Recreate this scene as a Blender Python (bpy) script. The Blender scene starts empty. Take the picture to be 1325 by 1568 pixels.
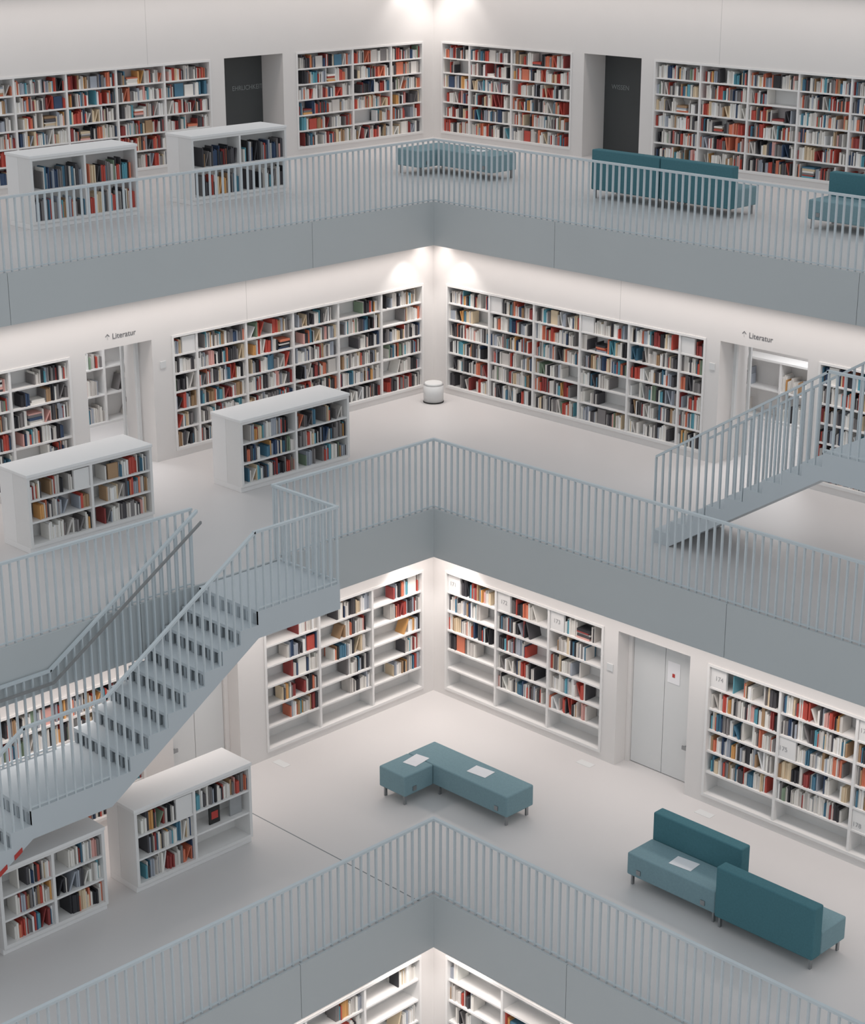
import bpy, math, random, bmesh
from mathutils import Vector
random.seed(23)
R=random.random; U=random.uniform
S2=math.sqrt(2)
TH=math.radians(18.97); FP=2845.0
CA=28.284; CZ=11.36
# (a,b,z) building coordinates: a = distance from left wall datum (+X), b = distance from right wall datum (-Y)
Z={-1:-3.2,0:0.0,1:3.15,2:6.41}
CW={-1:14.14,0:10.61,1:6.93,2:1.91}
CE={0:14.71,1:11.31,2:7.389,3:2.60}
TOP={-1:1.97,0:1.95,1:1.85,2:1.86}
CEIL={-1:-0.68,0:2.47,1:5.73,2:9.75}
FAR=36.0
COL=bpy.context.scene.collection

# ---------------------------------------------------------------- materials
def mat(name,c,rough=.6,noise=0.0,nscale=4.0,metal=0.0,bump=0.0,bscale=60,spec=None):
    m=bpy.data.materials.new(name);m.use_nodes=True;nt=m.node_tree
    b=nt.nodes['Principled BSDF'];b.inputs['Roughness'].default_value=rough;b.inputs['Metallic'].default_value=metal
    if spec is not None: b.inputs['Specular IOR Level'].default_value=spec
    tc=nt.nodes.new('ShaderNodeTexCoord')
    n=nt.nodes.new('ShaderNodeTexNoise');n.inputs['Scale'].default_value=nscale;n.inputs['Detail'].default_value=4
    nt.links.new(tc.outputs['Object'],n.inputs['Vector'])
    mx=nt.nodes.new('ShaderNodeMix');mx.data_type='RGBA'
    k=noise
    mx.inputs['A'].default_value=(*[x*(1-k) for x in c],1);mx.inputs['B'].default_value=(*[min(1,x*(1+k)) for x in c],1)
    nt.links.new(n.outputs['Fac'],mx.inputs['Factor']);nt.links.new(mx.outputs['Result'],b.inputs['Base Color'])
    if bump:
        n2=nt.nodes.new('ShaderNodeTexNoise');n2.inputs['Scale'].default_value=bscale
        nt.links.new(tc.outputs['Object'],n2.inputs['Vector'])
        bp=nt.nodes.new('ShaderNodeBump');bp.inputs['Strength'].default_value=bump;bp.inputs['Distance'].default_value=.01
        nt.links.new(n2.outputs['Fac'],bp.inputs['Height']);nt.links.new(bp.outputs['Normal'],b.inputs['Normal'])
    return m
M_WALL=mat('white_plaster',(.76,.737,.722),.8,.02,1.5)
M_FLOOR=mat('pale_screed',(.65,.632,.628),.42,.03,.6)
M_FASC=mat('fascia_painted_shade',(.53,.56,.57),.7,.03,.8)  # white fascia greyed: its weaker light is put into the base colour
M_RAIL=mat('grey_railing_paint',(.60,.655,.685),.5,.02,5)
M_STAIR=mat('stair_grey_paint',(.57,.615,.645),.6,.02,2)
M_SHELF=mat('shelf_white',(.80,.79,.78),.55,.01,3)
M_CARC=mat('bookcase_white_lacquer',(.88,.87,.865),.5,.01,3)
M_DARK=mat('dark_door',(.06,.065,.067),.4,.1,2)
M_DOOR=mat('door_light_grey',(.70,.71,.71),.5,.01,2)
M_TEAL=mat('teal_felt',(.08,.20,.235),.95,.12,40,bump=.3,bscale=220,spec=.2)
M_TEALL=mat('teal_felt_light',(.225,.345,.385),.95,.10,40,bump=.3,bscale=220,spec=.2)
M_METAL=mat('brushed_leg_metal',(.35,.36,.37),.35,.02,8,metal=.8)
M_BLACK=mat('black_rubber',(.02,.02,.02),.7,.1,5)
M_GROOVE=mat('dark_floor_joint',(.25,.27,.28),.9,.05,5)  # dark grey of the floor joint line
M_JOINT=mat('wall_joint',(.55,.54,.53),.9,.05,5)
M_RISER=mat('riser_bars_grey',(.36,.395,.42),.7,.05,5)
M_TEXT=mat('sign_ink',(.16,.16,.17),.8,.05,5)
M_TEXTG=mat('number_ink',(.40,.40,.41),.8,.05,5)
M_TEXTL=mat('sign_ink_light',(.26,.28,.28),.8,.05,5)
M_PAPER=mat('paper',(.85,.85,.87),.8,.02,20)
M_RED=mat('red_label',(.5,.05,.04),.6,.05,5)
M_WOOD=mat('grey_handrail',(.28,.28,.28),.5,.1,9)
M_GREY=mat('grey_cover',(.35,.36,.37),.6,.1,9)
M_BOOK=bpy.data.materials.new('book_covers');M_BOOK.use_nodes=True
_nt=M_BOOK.node_tree;_a=_nt.nodes.new('ShaderNodeVertexColor');_a.layer_name='Col'
_nt.links.new(_a.outputs['Color'],_nt.nodes['Principled BSDF'].inputs['Base Color']);_nt.nodes['Principled BSDF'].inputs['Roughness'].default_value=.6

# ---------------------------------------------------------------- mesh builder (world = (a,-b,z))
class MB:
    def __init__(s): s.v=[];s.f=[];s.c=[];s.m=[]
    def hexa(s,p,col=None,mi=0):
        i=len(s.v);s.v+=p
        s.f+=[(i,i+1,i+3,i+2),(i+4,i+6,i+7,i+5),(i,i+4,i+5,i+1),(i+2,i+3,i+7,i+6),(i,i+2,i+6,i+4),(i+1,i+5,i+7,i+3)]
        s.m+=[mi]*6
        if col: s.c+=[col]*6
    def box(s,a0,a1,b0,b1,z0,z1,col=None,mi=0):
        y0,y1=-b1,-b0
        s.hexa([(x,y,z) for x in(a0,a1) for y in(y0,y1) for z in(z0,z1)],col,mi)
    def beam(s,p,q,w,h,mi=0):
        da,db=q[0]-p[0],q[1]-p[1]
        L=math.hypot(da,db);na,nb=-db/L*w/2,da/L*w/2
        pts=[]
        for (c) in (p,q):
            for sg in(-1,1):
                for zz in(-h/2,h/2):
                    pts.append((c[0]+sg*na,-(c[1]+sg*nb),c[2]+zz))
        s.hexa(pts,None,mi)
    def obj(s,name,mats,parent=None,bevel=0,seg=2):
        me=bpy.data.meshes.new(name)
        o=bpy.data.objects.new(name,me)
        me.from_pydata(s.v,[],s.f)
        if not isinstance(mats,(list,tuple)): mats=[mats]
        for m in mats: me.materials.append(m)
        me.polygons.foreach_set('material_index',s.m)
        if s.c:
            at=me.color_attributes.new('Col','FLOAT_COLOR','CORNER')
            buf=[]
            for p,c in zip(me.polygons,s.c):
                buf+=[c[0],c[1],c[2],1.0]*len(p.vertices)
            at.data.foreach_set('color',buf)
        bm=bmesh.new();bm.from_mesh(me);bmesh.ops.recalc_face_normals(bm,faces=bm.faces);bm.to_mesh(me);bm.free()
        COL.objects.link(o)
        if parent: 
            o.parent=parent; o.matrix_parent_inverse=parent.matrix_world.inverted()
        if bevel:
            b=o.modifiers.new('bevel','BEVEL');b.width=bevel;b.segments=seg;b.limit_method='ANGLE'
            for p in me.polygons:p.use_smooth=True
            wn=o.modifiers.new('wn','WEIGHTED_NORMAL');wn.keep_sharp=True
        return o
def empty(name,loc):
    e=bpy.data.objects.new(name,None);e.location=loc;e.empty_display_size=.2;COL.objects.link(e);bpy.context.view_layer.update();return e
# side mapping: s along wall (absolute), d depth into wall from face c
def sbox(mb,side,c,s0,s1,d0,d1,z0,z1,col=None,mi=0):
    if side=='R': mb.box(s0,s1,c-d1,c-d0,z0,z1,col,mi)
    else: mb.box(c-d1,c-d0,s0,s1,z0,z1,col,mi)
def spt(side,c,s,d,z):
    return (s,-(c-d),z) if side=='R' else (c-d,-s,z)

# ---------------------------------------------------------------- books
def C(r,g,b): 
    f=lambda x:((x/255+.055)/1.055)**2.4 if x>10 else x/255/12.92
    return (f(r),f(g),f(b))
PAL=[(C(238,234,228),38),(C(210,205,200),18),(C(80,78,82),11),(C(48,48,53),9),(C(132,128,128),9),(C(192,80,68),7),(C(152,66,64),4),
(C(216,126,98),4),(C(78,122,146),5),(C(98,162,178),4),(C(56,76,106),4),(C(222,202,172),6),(C(172,140,108),5),(C(216,162,100),2),(C(130,150,128),2),(C(166,172,182),8),(C(222,170,162),2)]
def pal(level):
    P=[];
    for i,(c,w) in enumerate(PAL):
        if level==2 and i in(5,6,7): w*=1.9
        if level==2 and i in(2,3): w*=.9
        if level==1 and i in(2,3,4): w*=1.4
        if level=='teal':
            if i in(8,9,10,2,3,4,15): w*=1.9
            if i in(0,1): w*=.35
            if i in(5,6,7): w*=.7
        if level==-1:
            if i in(0,1,15):w*=2.5
        P.append((c,w))
    return [p[0] for p in P],[p[1] for p in P]
def fill_row(mb,side,c,s0,s1,z0,hmax,dep,level,fill):
    cols,wts=pal(level)
    hmax=min(hmax,.34 if level=='teal' else .285)
    s=s0+.004; end=s0+(s1-s0)*fill
    run=None;n=0
    if R()<.12: s+=U(.02,.12)
    front=.03
    while s<end:
        if n<=0:
            n=random.choice([1,1,1,1,1,2,2,3,4]); run=random.choices(cols,wts)[0]; rh=U(.58,.93)*hmax; rw_=U(.009,.029); rd=U(.55,.85)*dep
        k=R()
        if k<.006 and s+.22<end:      # face-out display book
            w=U(.13,.19);h=U(.75,.95)*hmax;cc=random.choices(cols,wts)[0]
            sbox(mb,side,c,s+.01,s+.01+w,.05,.08,z0,z0+h,cc);s+=w+.03;continue
        if k<.009 and s+.26<end:      # horizontal pile
            zz=z0;w=U(.2,.25)
            for _ in range(random.randint(2,6)):
                t=U(.02,.04)
                if zz+t>z0+hmax*.95: break
                sbox(mb,side,c,s,s+w-U(0,.04),front+U(0,.03),front+.2,zz,zz+t-.002,random.choices(cols,wts)[0]);zz+=t
            s+=w+.01;continue
        w=rw_*U(.85,1.15);h=rh*U(.94,1.06);j=U(.82,1.12);h=min(h,hmax*.97)
        cc=tuple(min(.85,x*j) for x in run)
        if s+w>s1-.003: break
        if k>.98 and s+w+.10<s1:   # leaning book
            ln=U(.04,.09)
            pts=[]
            f0=front+U(0,.03)
            for ss in(0,w):
                for dd in(f0,f0+rd):
                    for zz in(0,h): pts.append(spt(side,c,s+ss+(ln if zz==0 else 0)+0.0,dd,z0+zz*.97))
            mb.hexa(pts,cc);s+=w+ln+.004
        else:
            f0=front+U(0,.03)
            sbox(mb,side,c,s,s+w-.0012,f0,f0+rd,z0,z0+h,cc);s+=w
        n-=1
        if R()<.009: s+=U(.03,.16)
def shelf(name,side,c,s0,s1,z0,z1,dep,cols,rows,level,fillf,parent=None,sides=.035,proud=.015,signs=(),bookname='shelved_books'):
    f=MB();bk=MB()
    e=parent if parent else empty(name,spt(side,c,(s0+s1)/2,0,z0))
    sbox(f,side,c,s0,s0+sides,-proud,dep,z0,z1);sbox(f,side,c,s1-sides,s1,-proud,dep,z0,z1)
    sbox(f,side,c,s0+sides,s1-sides,-proud,dep,z1-.035,z1);sbox(f,side,c,s0+sides,s1-sides,-proud,dep,z0,z0+.04)
    sbox(f,side,c,s0+sides,s1-sides,dep-.02,dep,z0+.04,z1-.035)
    zb=z0+.04;ph=(z1-.035-zb)/rows
    for x in cols[1:-1]: sbox(f,side,c,x-.0175,x+.0175,0,dep-.02,zb,z1-.035)
    for i in range(len(cols)-1):
        x0=cols[i]+(sides if i==0 else .0175);x1=cols[i+1]-(sides if i==len(cols)-2 else .0175)
        for r in range(rows):
            zz=zb+r*ph
            if r: sbox(f,side,c,x0,x1,.012,dep-.02,zz-.012,zz+.012)
            fl=fillf(i,rows-1-r)
            off=0
            if (i,rows-1-r) in signs:
                sw=.24
                sbox(f,side,c,x0+.005,x0+sw,.02,.06,zz+.012,zz+ph-.02);off=sw+.01
            if fl>0.02: fill_row(bk,side,c,x0+off,x1,zz+(.012 if r else 0)+.001,ph-.03,dep-.03,level,fl)
    f.obj('frame',M_SHELF,e)
    if bk.v: bk.obj(bookname,M_BOOK,e)
    return e
def cuts(s0,s1,w):
    n=max(1,round((s1-s0)/w));return [s0+(s1-s0)*i/n for i in range(n+1)]

# ---------------------------------------------------------------- floors, ceilings, fascias
def Lshape(name,inner,outer,z0,z1,m):
    mb=MB();mb.box(inner,outer,inner,FAR,z0,z1);mb.box(outer,FAR,inner,outer,z0,z1);return mb.obj(name,m)
mb=MB();mb.box(CW[-1]-4,FAR,CW[-1]-4,FAR,Z[-1]-.2,Z[-1]);mb.obj('floor',M_FLOOR)
for n in(0,1,2):
    Lshape('floor',CW[n]-4.5,CE[n],Z[n]-.12,Z[n],M_FLOOR)
    Lshape('ceiling',CW[n]-4.5,CE[n]-.03,Z[n]-.68,Z[n]-.12,M_WALL)
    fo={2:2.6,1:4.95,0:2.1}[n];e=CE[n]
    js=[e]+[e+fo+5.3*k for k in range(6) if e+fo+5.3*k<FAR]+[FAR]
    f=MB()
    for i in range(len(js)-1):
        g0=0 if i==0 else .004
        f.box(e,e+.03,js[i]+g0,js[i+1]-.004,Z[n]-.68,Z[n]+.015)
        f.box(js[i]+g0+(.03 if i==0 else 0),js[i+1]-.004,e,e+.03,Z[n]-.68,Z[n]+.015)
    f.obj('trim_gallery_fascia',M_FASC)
Lshape('ceiling',CW[2]-4.5,CE[3],CEIL[2],CEIL[2]+.6,M_WALL)

# ---------------------------------------------------------------- walls with niches & openings
TH_W=.7
def wall(name,side,n,items,ext=FAR):
    c=CW[n];z=Z[n];zt=CEIL[n];top=z+TOP[n]
    mb=MB();s=c-(TH_W if side=='L' else 0)
    for (a,b,k) in items:
        sbox(mb,side,c,s,a,0,TH_W,z,zt)
        sbox(mb,side,c,a,b,0,TH_W,top,zt)
        if k=='n': sbox(mb,side,c,a,b,0,TH_W,z,z+.1)
        s=b
    if s<ext: sbox(mb,side,c,s,ext,0,TH_W,z,zt)
    mb.obj(name,M_WALL)
LAY={
(2,'L'):[(2.20,5.47,'n'),(5.78,7.14,'d'),(7.45,15.5,'n')],
(2,'R'):[(2.13,5.50,'n'),(5.78,7.11,'d'),(7.40,15.5,'n')],
(1,'L'):[(7.17,12.33,'n'),(12.68,13.83,'d'),(14.09,19,'n')],
(1,'R'):[(7.23,12.52,'n'),(12.77,14.27,'d'),(14.45,19,'n')],
(0,'L'):[(10.82,13.80,'n'),(14.25,15.35,'d'),(15.8,21,'n')],
(0,'R'):[(10.85,13.81,'n'),(14.05,15.23,'d'),(15.51,21,'n')],
(-1,'L'):[(14.36,20,'n')],(-1,'R'):[(14.36,20,'n')]}
def fillfn(n,side,k):
    if n==2: return lambda i,r:U(.86,1.0) if R()>.06 else U(.3,.7)
    if n==1: return lambda i,r:U(.8,1.0) if R()>.2 else U(.35,.8)
    if n==0 and side=='R' and k==0: return lambda i,r:(0 if r==5 and i<3 else (0 if r==4 and i<1 else (U(.55,.9) if r<4 else U(.5,.9))))
    if n==0 and side=='R': return lambda i,r:(0 if r==5 and i<3 else U(.8,1.0))
    if n==0 and side=='L' and k==0: return lambda i,r:(0 if r==5 else (U(.25,.75) if i<2 else U(.35,.7)))
    if n==0: return lambda i,r:U(.7,1)
    return lambda i,r:(U(.0,.7) if R()<.75 else 0)
for (n,side),items in LAY.items():
    wall('wall_left' if side=='L' else 'wall_right',side,n,items)
    k=0
    for (a,b,kd) in items:
        if kd=='n':
            if n==1 and k==0:
                u=(b-a)/5.5;cs=[a+u*i for i in range(6)]+[b]
            elif n==2 and k==0: cs=[a,a+.75,a+1.85,b] if side=='R' else [a,a+.85,a+1.85,b]
            else: cs=cuts(a,b,1.0)
            sg=()
            if n==1: sg={(1,0),(3,0),(5,0)} if side=='R' else {(5,0)}
            if n==0 and side=='R': sg={(0,0),(1,0),(2,0)} if k==0 else {(0,0),(1,2),(2,0),(2,4)}
            shelf('built_in_bookshelf',side,CW[n],a+.002,b-.002,Z[n]+.101,Z[n]+TOP[n]-.001,.30,cs,6,n,fillfn(n,side,k),signs=sg)
            k+=1
for side in 'LR':
    for n,s in ((1,10.9),(2,8.8),(2,14.1),(1,16.2)):
        mb=MB();sbox(mb,side,CW[n],s-.004,s+.004,-.001,.002,Z[n]+TOP[n]+.002,CEIL[n]-.002);mb.obj('trim_wall_joint',M_JOINT)

def text(name,body,side,c,s,d,z,size,m,parent=None,align='CENTER'):
    cu=bpy.data.curves.new(name,'FONT');cu.body=body;cu.size=size;cu.align_x=align;cu.extrude=.001;cu.materials.append(m)
    o=bpy.data.objects.new(name,cu);o.location=spt(side,c,s,d,z)
    o.rotation_euler=(math.pi/2,0,0 if side=='R' else math.pi/2);COL.objects.link(o)
    if parent: bpy.context.view_layer.update();o.parent=parent;o.matrix_parent_inverse=parent.matrix_world.inverted()
    return o
text('wayfinding_sign','↑ Literatur','L',CW[1],13.22,-.004,5.13,.115,M_TEXT)
text('wayfinding_sign','↑ Literatur','R',CW[1],13.40,-.004,5.13,.115,M_TEXT)
for side,(a,b) in {'L':(5.78,7.14),'R':(5.78,7.11)}.items():
    mb=MB();sbox(mb,side,CW[2],a+.002,b-.002,.6,.65,Z[2],Z[2]+TOP[2]-.002)
    o=mb.obj('door_dark',M_DARK);
    text('door_lettering','EHRLICHKEIT' if side=='L' else 'WISSEN',side,CW[2],b-1.0 if side=='L' else b-.95,.595,Z[2]+1.2,.12,M_TEXTL,o)
def sideroom(side,a,b):
    c=CW[1];z=Z[1]
    mb=MB()
    sbox(mb,side,c,a-2.2,b+1.2,3.2,3.3,z,z+2.5)
    sbox(mb,side,c,a-2.3,a-2.2,.7,3.3,z,z+2.5);sbox(mb,side,c,b+1.2,b+1.3,.7,3.3,z,z+2.5)
    mb.obj('wall_side_room',M_WALL)
    f=MB();sbox(f,side,c,a-2.3,b+1.3,.7,3.3,z+2.5,z+2.55);f.obj('ceiling_side_room',M_WALL)
    d=MB();sbox(d,side,c,a+.03,a+.08,.3,.35,z,z+TOP[1]-.03);sbox(d,side,c,a+.05,a+.09,.64,.68,z,z+TOP[1]-.03)
    d.obj('door_frame',M_DOOR)
    L=bpy.data.lights.new('side_room_lamp','AREA');L.shape='RECTANGLE';L.size=1.5;L.size_y=1.2;L.energy=44;L.color=(.97,.98,1)
    o=bpy.data.objects.new('side_room_lamp',L);o.location=spt(side,c,(a+b)/2-.4,1.8,z+2.45);COL.objects.link(o)
sideroom('L',12.68,13.83);sideroom('R',12.77,14.27)
shelf('side_room_bookcase','L',CW[1]-2.2,11.0,13.0,Z[1],Z[1]+1.8,.3,[11.0,12.0,13.0],4,-1,lambda i,r:U(.3,.7))
shelf('side_room_bookcase','R',CW[1]-2.4,11.2,13.2,Z[1],Z[1]+1.0,.3,[11.2,12.2,13.2],2,-1,lambda i,r:U(.3,.7))
def double_door(side,a,b,z,h):
    c=CW[0];mid=(a+b)/2
    e=empty('door_double',spt(side,c,mid,.3,z))
    f=MB();sbox(f,side,c,a,a+.06,.22,.5,z,z+h);sbox(f,side,c,b-.06,b,.22,.5,z,z+h);sbox(f,side,c,a+.06,b-.06,.22,.5,z+h-.06,z+h);f.obj('door_frame',M_WALL,e)
    f=MB();sbox(f,side,c,a+.065,mid-.004,.26,.31,z+.01,z+h-.065);sbox(f,side,c,mid+.004,b-.065,.26,.31,z+.01,z+h-.065);f.obj('door_leaves',M_DOOR,e,bevel=.004)
    f=MB();sbox(f,side,c,mid+.05,mid+.25,.253,.259,z+1.35,z+1.65);f.obj('door_notice',M_PAPER,e)
    f=MB();sbox(f,side,c,mid+.13,mid+.17,.248,.252,z+1.44,z+1.49);f.obj('notice_mark',M_RED,e)
    f=MB();sbox(f,side,c,b-.22,b-.1,.2,.22,z+.5,z+.55);sbox(f,side,c,b-.2,b-.18,.22,.26,z+.51,z+.54);f.obj('door_handle',M_METAL,e)
double_door('R',14.052,15.228,0,TOP[0]-.003);double_door('L',14.252,15.348,0,TOP[0]-.003)
for (n,side,s,z) in [(1,'L',12.5,4.55),(1,'R',12.65,4.55),(0,'R',13.93,1.35)]:
    mb=MB();sbox(mb,side,CW[n],s-.05,s+.05,-.012,-.001,z,z+.1);mb.obj('wall_switch_plate',M_DOOR)
for (s,z,t) in [(10.99,1.74,'171'),(11.98,1.74,'172'),(12.96,1.74,'173'),(15.68,1.74,'174'),(16.69,1.13,'175'),(17.8,1.74,'176'),(17.8,.5,'178')]:
    text('shelf_number',t,'R',10.61,s,.017,z,.085,M_TEXTG)

# ---------------------------------------------------------------- railings
BW,BD,BP=.020,.030,.115
def bal(mb,a,b,z0,z1,along):
    if along=='a': mb.box(a-BW/2,a+BW/2,b-BD/2,b+BD/2,z0,z1)
    else: mb.box(a-BD/2,a+BD/2,b-BW/2,b+BW/2,z0,z1)
def rail_run(mb,p,q,z,h=1.0,skip_first=False,skip_last=False):
    along='a' if abs(q[0]-p[0])>abs(q[1]-p[1]) else 'b'
    a0,a1=sorted((p[0],q[0]));b0,b1=sorted((p[1],q[1]))
    w=.022
    k0=w if skip_first else 0
    if along=='a':
        mb.box(a0-w+2*k0,a1+w,b0-w,b0+w,z+h-.03,z+h);mb.box(a0+k0,a1,b0-.012,b0+.012,z+.03,z+.045)
        L=a1-a0
    else:
        mb.box(a0-w,a0+w,b0-w+2*k0,b1+w,z+h-.03,z+h);mb.box(a0-.012,a0+.012,b0+k0,b1,z+.03,z+.045);L=b1-b0
    n=max(1,round(L/BP))
    for i in range(1 if skip_first else 0,n+(0 if skip_last else 1)):
        t=i/n;bal(mb,a0+(a1-a0)*t,b0+(b1-b0)*t,z-.0,z+h-.03,along)
RE=30
for n in(0,1,2):
    e=CE[n]-.03;z=Z[n]
    mb=MB()
    if n==1:
        rail_run(mb,(e,e),(e,14.11),z);mb.obj('gallery_railing',M_RAIL)
        mb=MB();rail_run(mb,(e,15.42),(e,RE),z)
    else: rail_run(mb,(e,e),(e,RE),z)
    mb.obj('gallery_railing',M_RAIL)
    mb=MB();rail_run(mb,(e,e),(RE,e),z,skip_first=True);mb.obj('gallery_railing',M_RAIL)

# ---------------------------------------------------------------- stairs
RUN=.275
def flight(st,hr,s_top,z_top,n,RISE,w0,w1,axis,dirn,tofloor=False):
    """stair flight descending from (s_top,z_top) towards dirn along the axis"""
    def bx(mb,s0,s1,w_0,w_1,z0,z1,mi=0):
        s0,s1=sorted((s0,s1))
        if axis=='b': mb.box(w_0,w_1,s0,s1,z0,z1,None,mi)
        else: mb.box(s0,s1,w_0,w_1,z0,z1,None,mi)
    def P3(s,w,z): return (w,-s,z) if axis=='b' else (s,-w,z)
    for i in range(n):
        s=s_top+dirn*RUN*i;z=z_top-RISE*(i+1)
        if i<n-1 or not tofloor: bx(st,s-dirn*.02,s+dirn*RUN,w0+.03,w1-.03,z-.04,z)
        k=int((w1-w0-.1)/.10)
        for j in range(k+1):
            ww=w0+.06+j*(w1-w0-.12)/k
            bx(st,s-dirn*.006,s+dirn*.012,ww-.02,ww+.02,z+.001,z+RISE-.041,1)
    sb=s_top+dirn*RUN*n;zb=z_top-RISE*n
    nb=n-1 if tofloor else n
    for (wa,wb) in ((w0,w0+.03),(w1-.03,w1)):
        top=[(s_top,z_top)]
        for i in range(nb):
            top+= [(s_top+dirn*RUN*i,z_top-RISE*(i+1)),(s_top+dirn*RUN*(i+1),z_top-RISE*(i+1))]
        if tofloor: bot=[(s_top+dirn*RUN*(n-1),zb),(s_top+dirn*RUN*(n-.34/RISE),zb),(s_top,z_top-.34)]
        else: bot=[(sb,zb-.34),(s_top,z_top-.34)]
        prof=top+bot;i0=len(st.v);m=len(prof)
        st.v+=[P3(s,wa,z) for s,z in prof]+[P3(s,wb,z) for s,z in prof]
        st.f+=[tuple(range(i0,i0+m)),tuple(range(i0+2*m-1,i0+m-1,-1))];st.m+=[0,0]
        for j in range(m):
            k2=(j+1)%m;st.f.append((i0+j,i0+k2,i0+m+k2,i0+m+j));st.m.append(0)
    pts=[]
    se,ze=(s_top+dirn*RUN*(n-.34/RISE),zb) if tofloor else (sb,zb-.34)
    for (s,z) in((s_top,z_top-.34),(se,ze)):
        for ww in(w0+.03,w1-.03):
            for zz in(0.001,.03): pts.append(P3(s,ww,z+zz))
    st.hexa(pts)
    for ww in(w0+.015,w1-.015):
        p=P3(s_top,ww,z_top+1.0-.015);q=P3(sb,ww,zb+1.0-.015)
        if tofloor: q=P3(sb-dirn*RUN,ww,zb+RISE+1.0-.015)
        hr.beam((p[0],-p[1],p[2]),(q[0],-q[1],q[2]),.044,.034)
        L=RUN*(n-1 if tofloor else n);N=round(L/BP)
        for i in range(1,N+(1 if tofloor else 0)):
            ds=L*i/N
            zt=z_top-RISE*ds/RUN+.97
            st_i=min(n-1,int(ds/RUN-1e-6));zz=z_top-RISE*(st_i+1)
            if axis=='b': bal(hr,ww,s_top+dirn*ds,zz,zt,'b')
            else: bal(hr,s_top+dirn*ds,ww,zz,zt,'a')
    return sb,zb
e=empty('staircase',(11.9,-17.5,0))
st=MB();hr=MB();w0,w1=11.37,12.48
st.box(w0-.02,w1,14.10,15.40,Z[1]-.34,Z[1])
sb,zb=flight(st,hr,15.40,Z[1],8,.175,w0,w1,'b',1)
st.box(w0,w1,sb,sb+1.05,zb-.34,zb)
flight(st,hr,sb+1.05,zb,10,.175,w0,w1,'b',1,True)
rail_run(hr,(CE[1]-.03+.06,14.12),(w1-.015,14.12),Z[1]);rail_run(hr,(w1-.015,14.12),(w1-.015,15.40),Z[1],skip_first=True)
for ww in(w0+.015,w1-.015): rail_run(hr,(ww,sb),(ww,sb+1.05),zb)
st.obj('steps',[M_STAIR,M_RISER],e);hr.obj('stair_railing',M_RAIL,e)
h2=MB();h2.beam((w0+.09,15.4,Z[1]+.86),(w0+.09,sb,zb+.86),.03,.03);h2.beam((w0+.09,sb,zb+.86),(w0+.09,sb+1.05,zb+.86),.03,.03)
h2.obj('inner_handrail',M_WOOD,e)
rd=MB()
for s in (18.80,19.0):
    z=zb-.34-(s-sb-1.05)*.175/RUN
    rd.hexa([(x,-y,zz) for x in(w1-.002,w1+.012) for (y,zz) in((s,z+.05),(s+.10,z-.01),(s,z-.0),(s+.10,z-.063))])
rd.obj('head_warning_pads',M_RED,e)
e=empty('staircase',(17,-9.7,Z[1]))
st=MB();hr=MB();v0,v1=9.12,10.23
aT=13.975+RUN*10
ZL=Z[1]+.175*10
flight(st,hr,aT,ZL,10,.175,v0,v1,'a',-1,True)
st.box(aT,aT+1.05,v0,v1,ZL-.34,ZL)
n2=8
flight(st,hr,aT+1.05+RUN*n2,Z[2],n2,(Z[2]-ZL)/n2,v0,v1,'a',-1)
st.box(aT+1.05+RUN*n2,aT+2.4+RUN*n2,CE[2]+.04,v1,Z[2]-.34,Z[2])
for ww in(v0+.015,v1-.015): rail_run(hr,(aT,ww),(aT+1.05,ww),ZL)
st.obj('steps',[M_STAIR,M_RISER],e);hr.obj('stair_railing',M_RAIL,e)

# ---------------------------------------------------------------- freestanding bookcases (face +a)
def bookcase(a0,a1,b0,b1,z,h,rows,lvl,fillf,signs=()):
    e=empty('freestanding_bookcase',((a0+a1)/2,-(b0+b1)/2,z))
    m=MB()
    m.box(a0,a1-.03,b0,b1,z,z+.08)
    m.box(a0,a1-.33,b0+.0,b1,z+.08,z+h-.04)
    m.box(a0-.01,a1+.01,b0-.01,b1+.01,z+h-.04,z+h)
    m.obj('carcass',M_CARC,e,bevel=.004)
    shelf('x','L',a1,b0,b1,z+.08,z+h-.041,.325,[b0,(b0+b1)/2,b1],rows,lvl,fillf,parent=e,sides=.04,proud=0,signs=signs)
    return e
dense=lambda i,r:U(.75,1.0)
bookcase(8.30,8.94,10.68,12.72,Z[1],1.06,3,'teal',lambda i,r:(U(.8,1) if not(i==0 and r==2) else .8))
bookcase(8.33,8.97,14.26,16.20,Z[1],1.06,3,1,lambda i,r:U(.7,1),signs={(1,0)})
bookcase(4.33,4.97,8.36,10.30,Z[2],1.08,2,'teal',dense)
bookcase(4.38,5.02,11.38,13.28,Z[2],1.08,2,'teal',dense)
e=bookcase(11.68,12.24,15.40,17.15,0,1.10,3,0,lambda i,r:(U(.75,.95) if i==1 else (.95 if r==0 else 0)),signs={(1,0)})
m=MB();m.box(12.14,12.16,15.84,16.0,.437,.66);m.obj('display_book_dark',M_BLACK,e)
m=MB();m.box(12.161,12.163,15.87,15.97,.50,.60);m.obj('display_book_red_panel',M_RED,e)
m=MB();m.box(12.14,12.16,15.50,15.68,.437,.67);m.obj('display_book_grey',M_GREY,e)
bookcase(11.70,12.28,17.60,19.0,0,1.08,3,0,lambda i,r:U(.6,.9))

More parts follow.
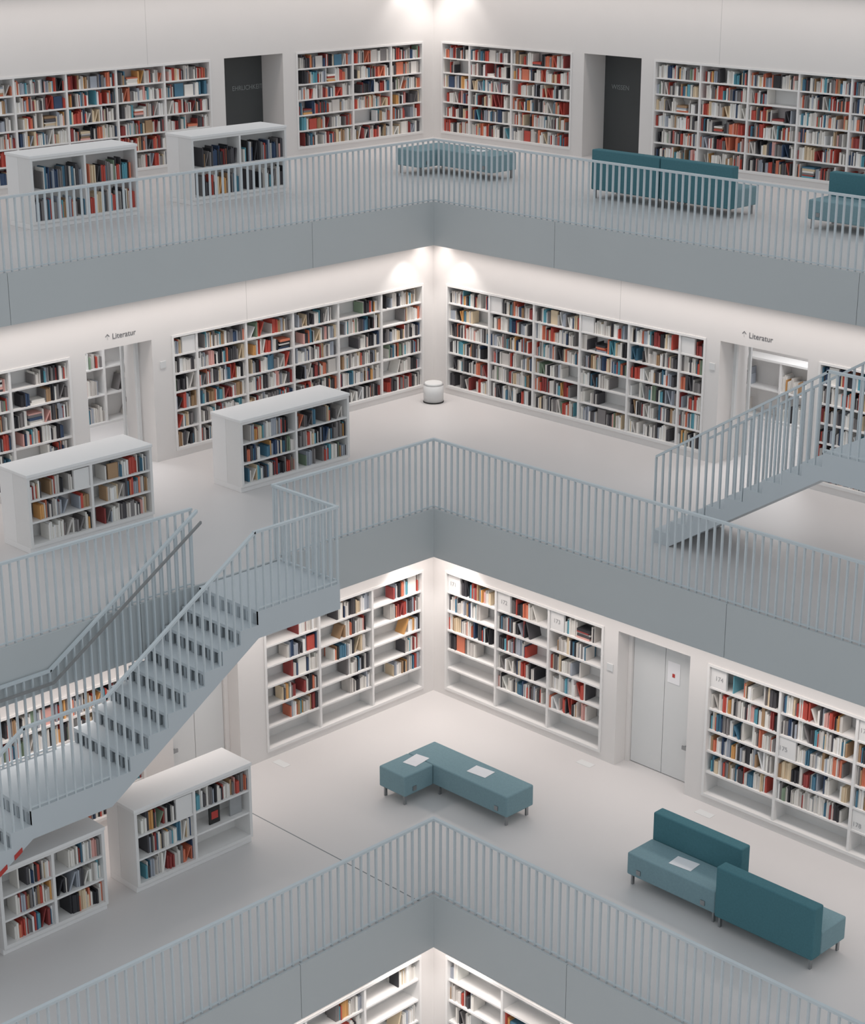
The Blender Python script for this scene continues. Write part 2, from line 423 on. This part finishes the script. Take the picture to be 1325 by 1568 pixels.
# ---------------------------------------------------------------- benches & sofas
def leg(mb,a,b,z,h): mb.box(a-.012,a+.012,b-.02,b+.02,z,z+h)
def lbench(a,b,z,la,lb,w,m):
    e=empty('l_shaped_bench',(a+.5,-(b+.5),z))
    s=MB();s.box(a,a+la,b,b+w,z+.14,z+.43);s2=MB();s2.box(a,a+w-.02,b+w+.004,b+lb,z+.14,z+.43)
    s.obj('seat_long',m,e,bevel=.02,seg=3);s2.obj('seat_short',m,e,bevel=.02,seg=3)
    l=MB()
    for (x,y) in [(a+.06,b+.06),(a+la-.06,b+.06),(a+la-.06,b+w-.06),(a+.06,b+lb-.06),(a+w-.08,b+lb-.06),(a+w+.04,b+w-.06)]:
        leg(l,x,y,z,.145)
    l.obj('legs',M_METAL,e)
    l=MB()
    l.box(a+la-.21,a+la-.15,b+w-.001,b+w+.012,z+.19,z+.25)
    l.box(a+w-.021,a+w-.008,b+lb-.2,b+lb-.14,z+.19,z+.25);l.obj('socket',M_METAL,e)
lbench(12.44,12.42,0,1.78,1.02,.50,M_TEALL)
lbench(4.75,4.62,Z[2],1.88,1.05,.62,M_TEALL)
def sofa(a0,a1,b0,b1,z,back,m1,m2):
    e=empty('sofa',((a0+a1)/2,-(b0+b1)/2,z))
    s=MB();t=.17
    if back=='near':
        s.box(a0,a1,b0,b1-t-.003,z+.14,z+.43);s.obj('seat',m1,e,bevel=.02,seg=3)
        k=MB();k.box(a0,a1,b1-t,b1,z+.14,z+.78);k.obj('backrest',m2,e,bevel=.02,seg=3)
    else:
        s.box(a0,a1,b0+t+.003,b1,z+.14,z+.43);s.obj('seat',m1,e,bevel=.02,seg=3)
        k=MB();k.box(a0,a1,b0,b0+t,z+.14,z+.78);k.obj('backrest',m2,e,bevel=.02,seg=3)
    l=MB()
    for x in(a0+.05,a1-.05):
        for y in(b0+.06,b1-.06): leg(l,x,y,z,.145)
    l.obj('legs',M_METAL,e)
    l=MB()
    if back=='far':
        for x in (a0+.15,a1-.2): l.box(x,x+.06,b1-.001,b1+.012,z+.19,z+.25)
        l.obj('socket',M_METAL,e)
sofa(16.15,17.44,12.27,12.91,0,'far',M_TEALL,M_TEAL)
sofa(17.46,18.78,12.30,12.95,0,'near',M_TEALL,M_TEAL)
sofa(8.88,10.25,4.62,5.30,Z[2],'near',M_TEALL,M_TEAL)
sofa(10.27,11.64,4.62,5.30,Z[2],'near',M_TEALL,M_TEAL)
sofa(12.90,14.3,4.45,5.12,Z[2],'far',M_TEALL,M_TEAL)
def sheet(a,b,z,w,l,ang):
    mb=MB();ca,sa=math.cos(ang),math.sin(ang)
    pts=[]
    for x in(-w/2,w/2):
        for y in(-l/2,l/2):
            for zz in(0,.003): pts.append((a+x*ca-y*sa,-b+x*sa+y*ca,z+zz))
    mb.hexa(pts);mb.obj('paper_sheet',M_PAPER)
sheet(12.68,13.0,.432,.21,.3,.15);sheet(13.5,12.64,.432,.3,.21,.1);sheet(16.8,12.66,.432,.3,.21,.1)
sheet(6.0,4.9,Z[2]+.432,.3,.21,.1)

# ---------------------------------------------------------------- bin
def cyl(name,a,b,z0,z1,r0,r1,m,parent):
    me=bpy.data.meshes.new(name);bm=bmesh.new()
    bmesh.ops.create_cone(bm,cap_ends=True,segments=48,radius1=r0,radius2=r1,depth=z1-z0)
    for f in bm.faces:f.smooth=len(f.verts)==4
    bm.to_mesh(me);bm.free();me.materials.append(m)
    o=bpy.data.objects.new(name,me);o.location=(a,-b,(z0+z1)/2);COL.objects.link(o)
    o.parent=parent;bpy.context.view_layer.update();o.matrix_parent_inverse=parent.matrix_world.inverted()
    return o
e=empty('waste_bin',(7.45,-7.45,Z[1]))
cyl('base',7.45,7.45,Z[1],Z[1]+.02,.17,.17,M_BLACK,e);cyl('body',7.45,7.45,Z[1]+.02,Z[1]+.29,.165,.165,M_DOOR,e);cyl('lid',7.45,7.45,Z[1]+.29,Z[1]+.33,.165,.14,M_DOOR,e)

mb=MB();mb.box(11.0,14.68,14.92,14.935,0.0,.0015);mb.obj('trim_floor_joint',M_GROOVE)
for (a,b) in [(10.85,13.75),(13.75,10.85),(15.75,10.85)]:
    mb=MB();mb.box(a-.12,a+.12,b-.06,b+.06,0,.004);mb.obj('floor_hatch',M_DOOR)

# ---------------------------------------------------------------- lights
def area(name,a,b,z,sx,sy,en,col):
    L=bpy.data.lights.new(name,'AREA');L.shape='RECTANGLE';L.size=sx;L.size_y=sy;L.energy=en;L.color=col;L.spread=math.radians(125)
    o=bpy.data.objects.new(name,L);o.location=(a,-b,z);COL.objects.link(o);return o
WARM=(1,.91,.86)
for n in(-1,0,1,2):
    c=CW[n];e=CE[n+1];w=e-c;zc=CEIL[n]-.01;Ln=16
    pw={-1:60,0:76,1:58,2:60}[n]
    q=c+w*.62
    area('gallery_downlight',q,c+Ln/2,zc,w*.5,Ln,pw,WARM);area('gallery_downlight',c+Ln/2,q,zc,Ln,w*.5,pw,WARM)
    for sgn in(0,1):
        L=bpy.data.lights.new('corner_spotlight','SPOT');L.energy={-1:18,0:22,1:20,2:38}[n];L.spot_size=math.radians(95);L.spot_blend=.6;L.color=(1,.96,.92);L.shadow_soft_size=.04
        o=bpy.data.objects.new('corner_spotlight',L)
        s=c+.72;d=c+min(.28,w*.6)
        o.location=(d,-s,zc-.03) if sgn==0 else (s,-d,zc-.03)
        COL.objects.link(o)
w=bpy.data.worlds.new('hall_light');bpy.context.scene.world=w;w.use_nodes=True
bg=w.node_tree.nodes['Background'];bg.inputs[0].default_value=(.91,.96,1,1);bg.inputs[1].default_value=.64

# ---------------------------------------------------------------- camera
cam=bpy.data.cameras.new('camera');co=bpy.data.objects.new('camera',cam);COL.objects.link(co)
cam.sensor_fit='HORIZONTAL';cam.sensor_width=36;cam.lens=FP/1325*36;cam.shift_x=-1.5/1325
co.location=(CA,-CA,CZ)
d=Vector((-math.cos(TH)/S2,math.cos(TH)/S2,-math.sin(TH)))
co.rotation_euler=d.to_track_quat('-Z','Y').to_euler()
bpy.context.scene.camera=co
bpy.context.scene.view_settings.view_transform='Standard'
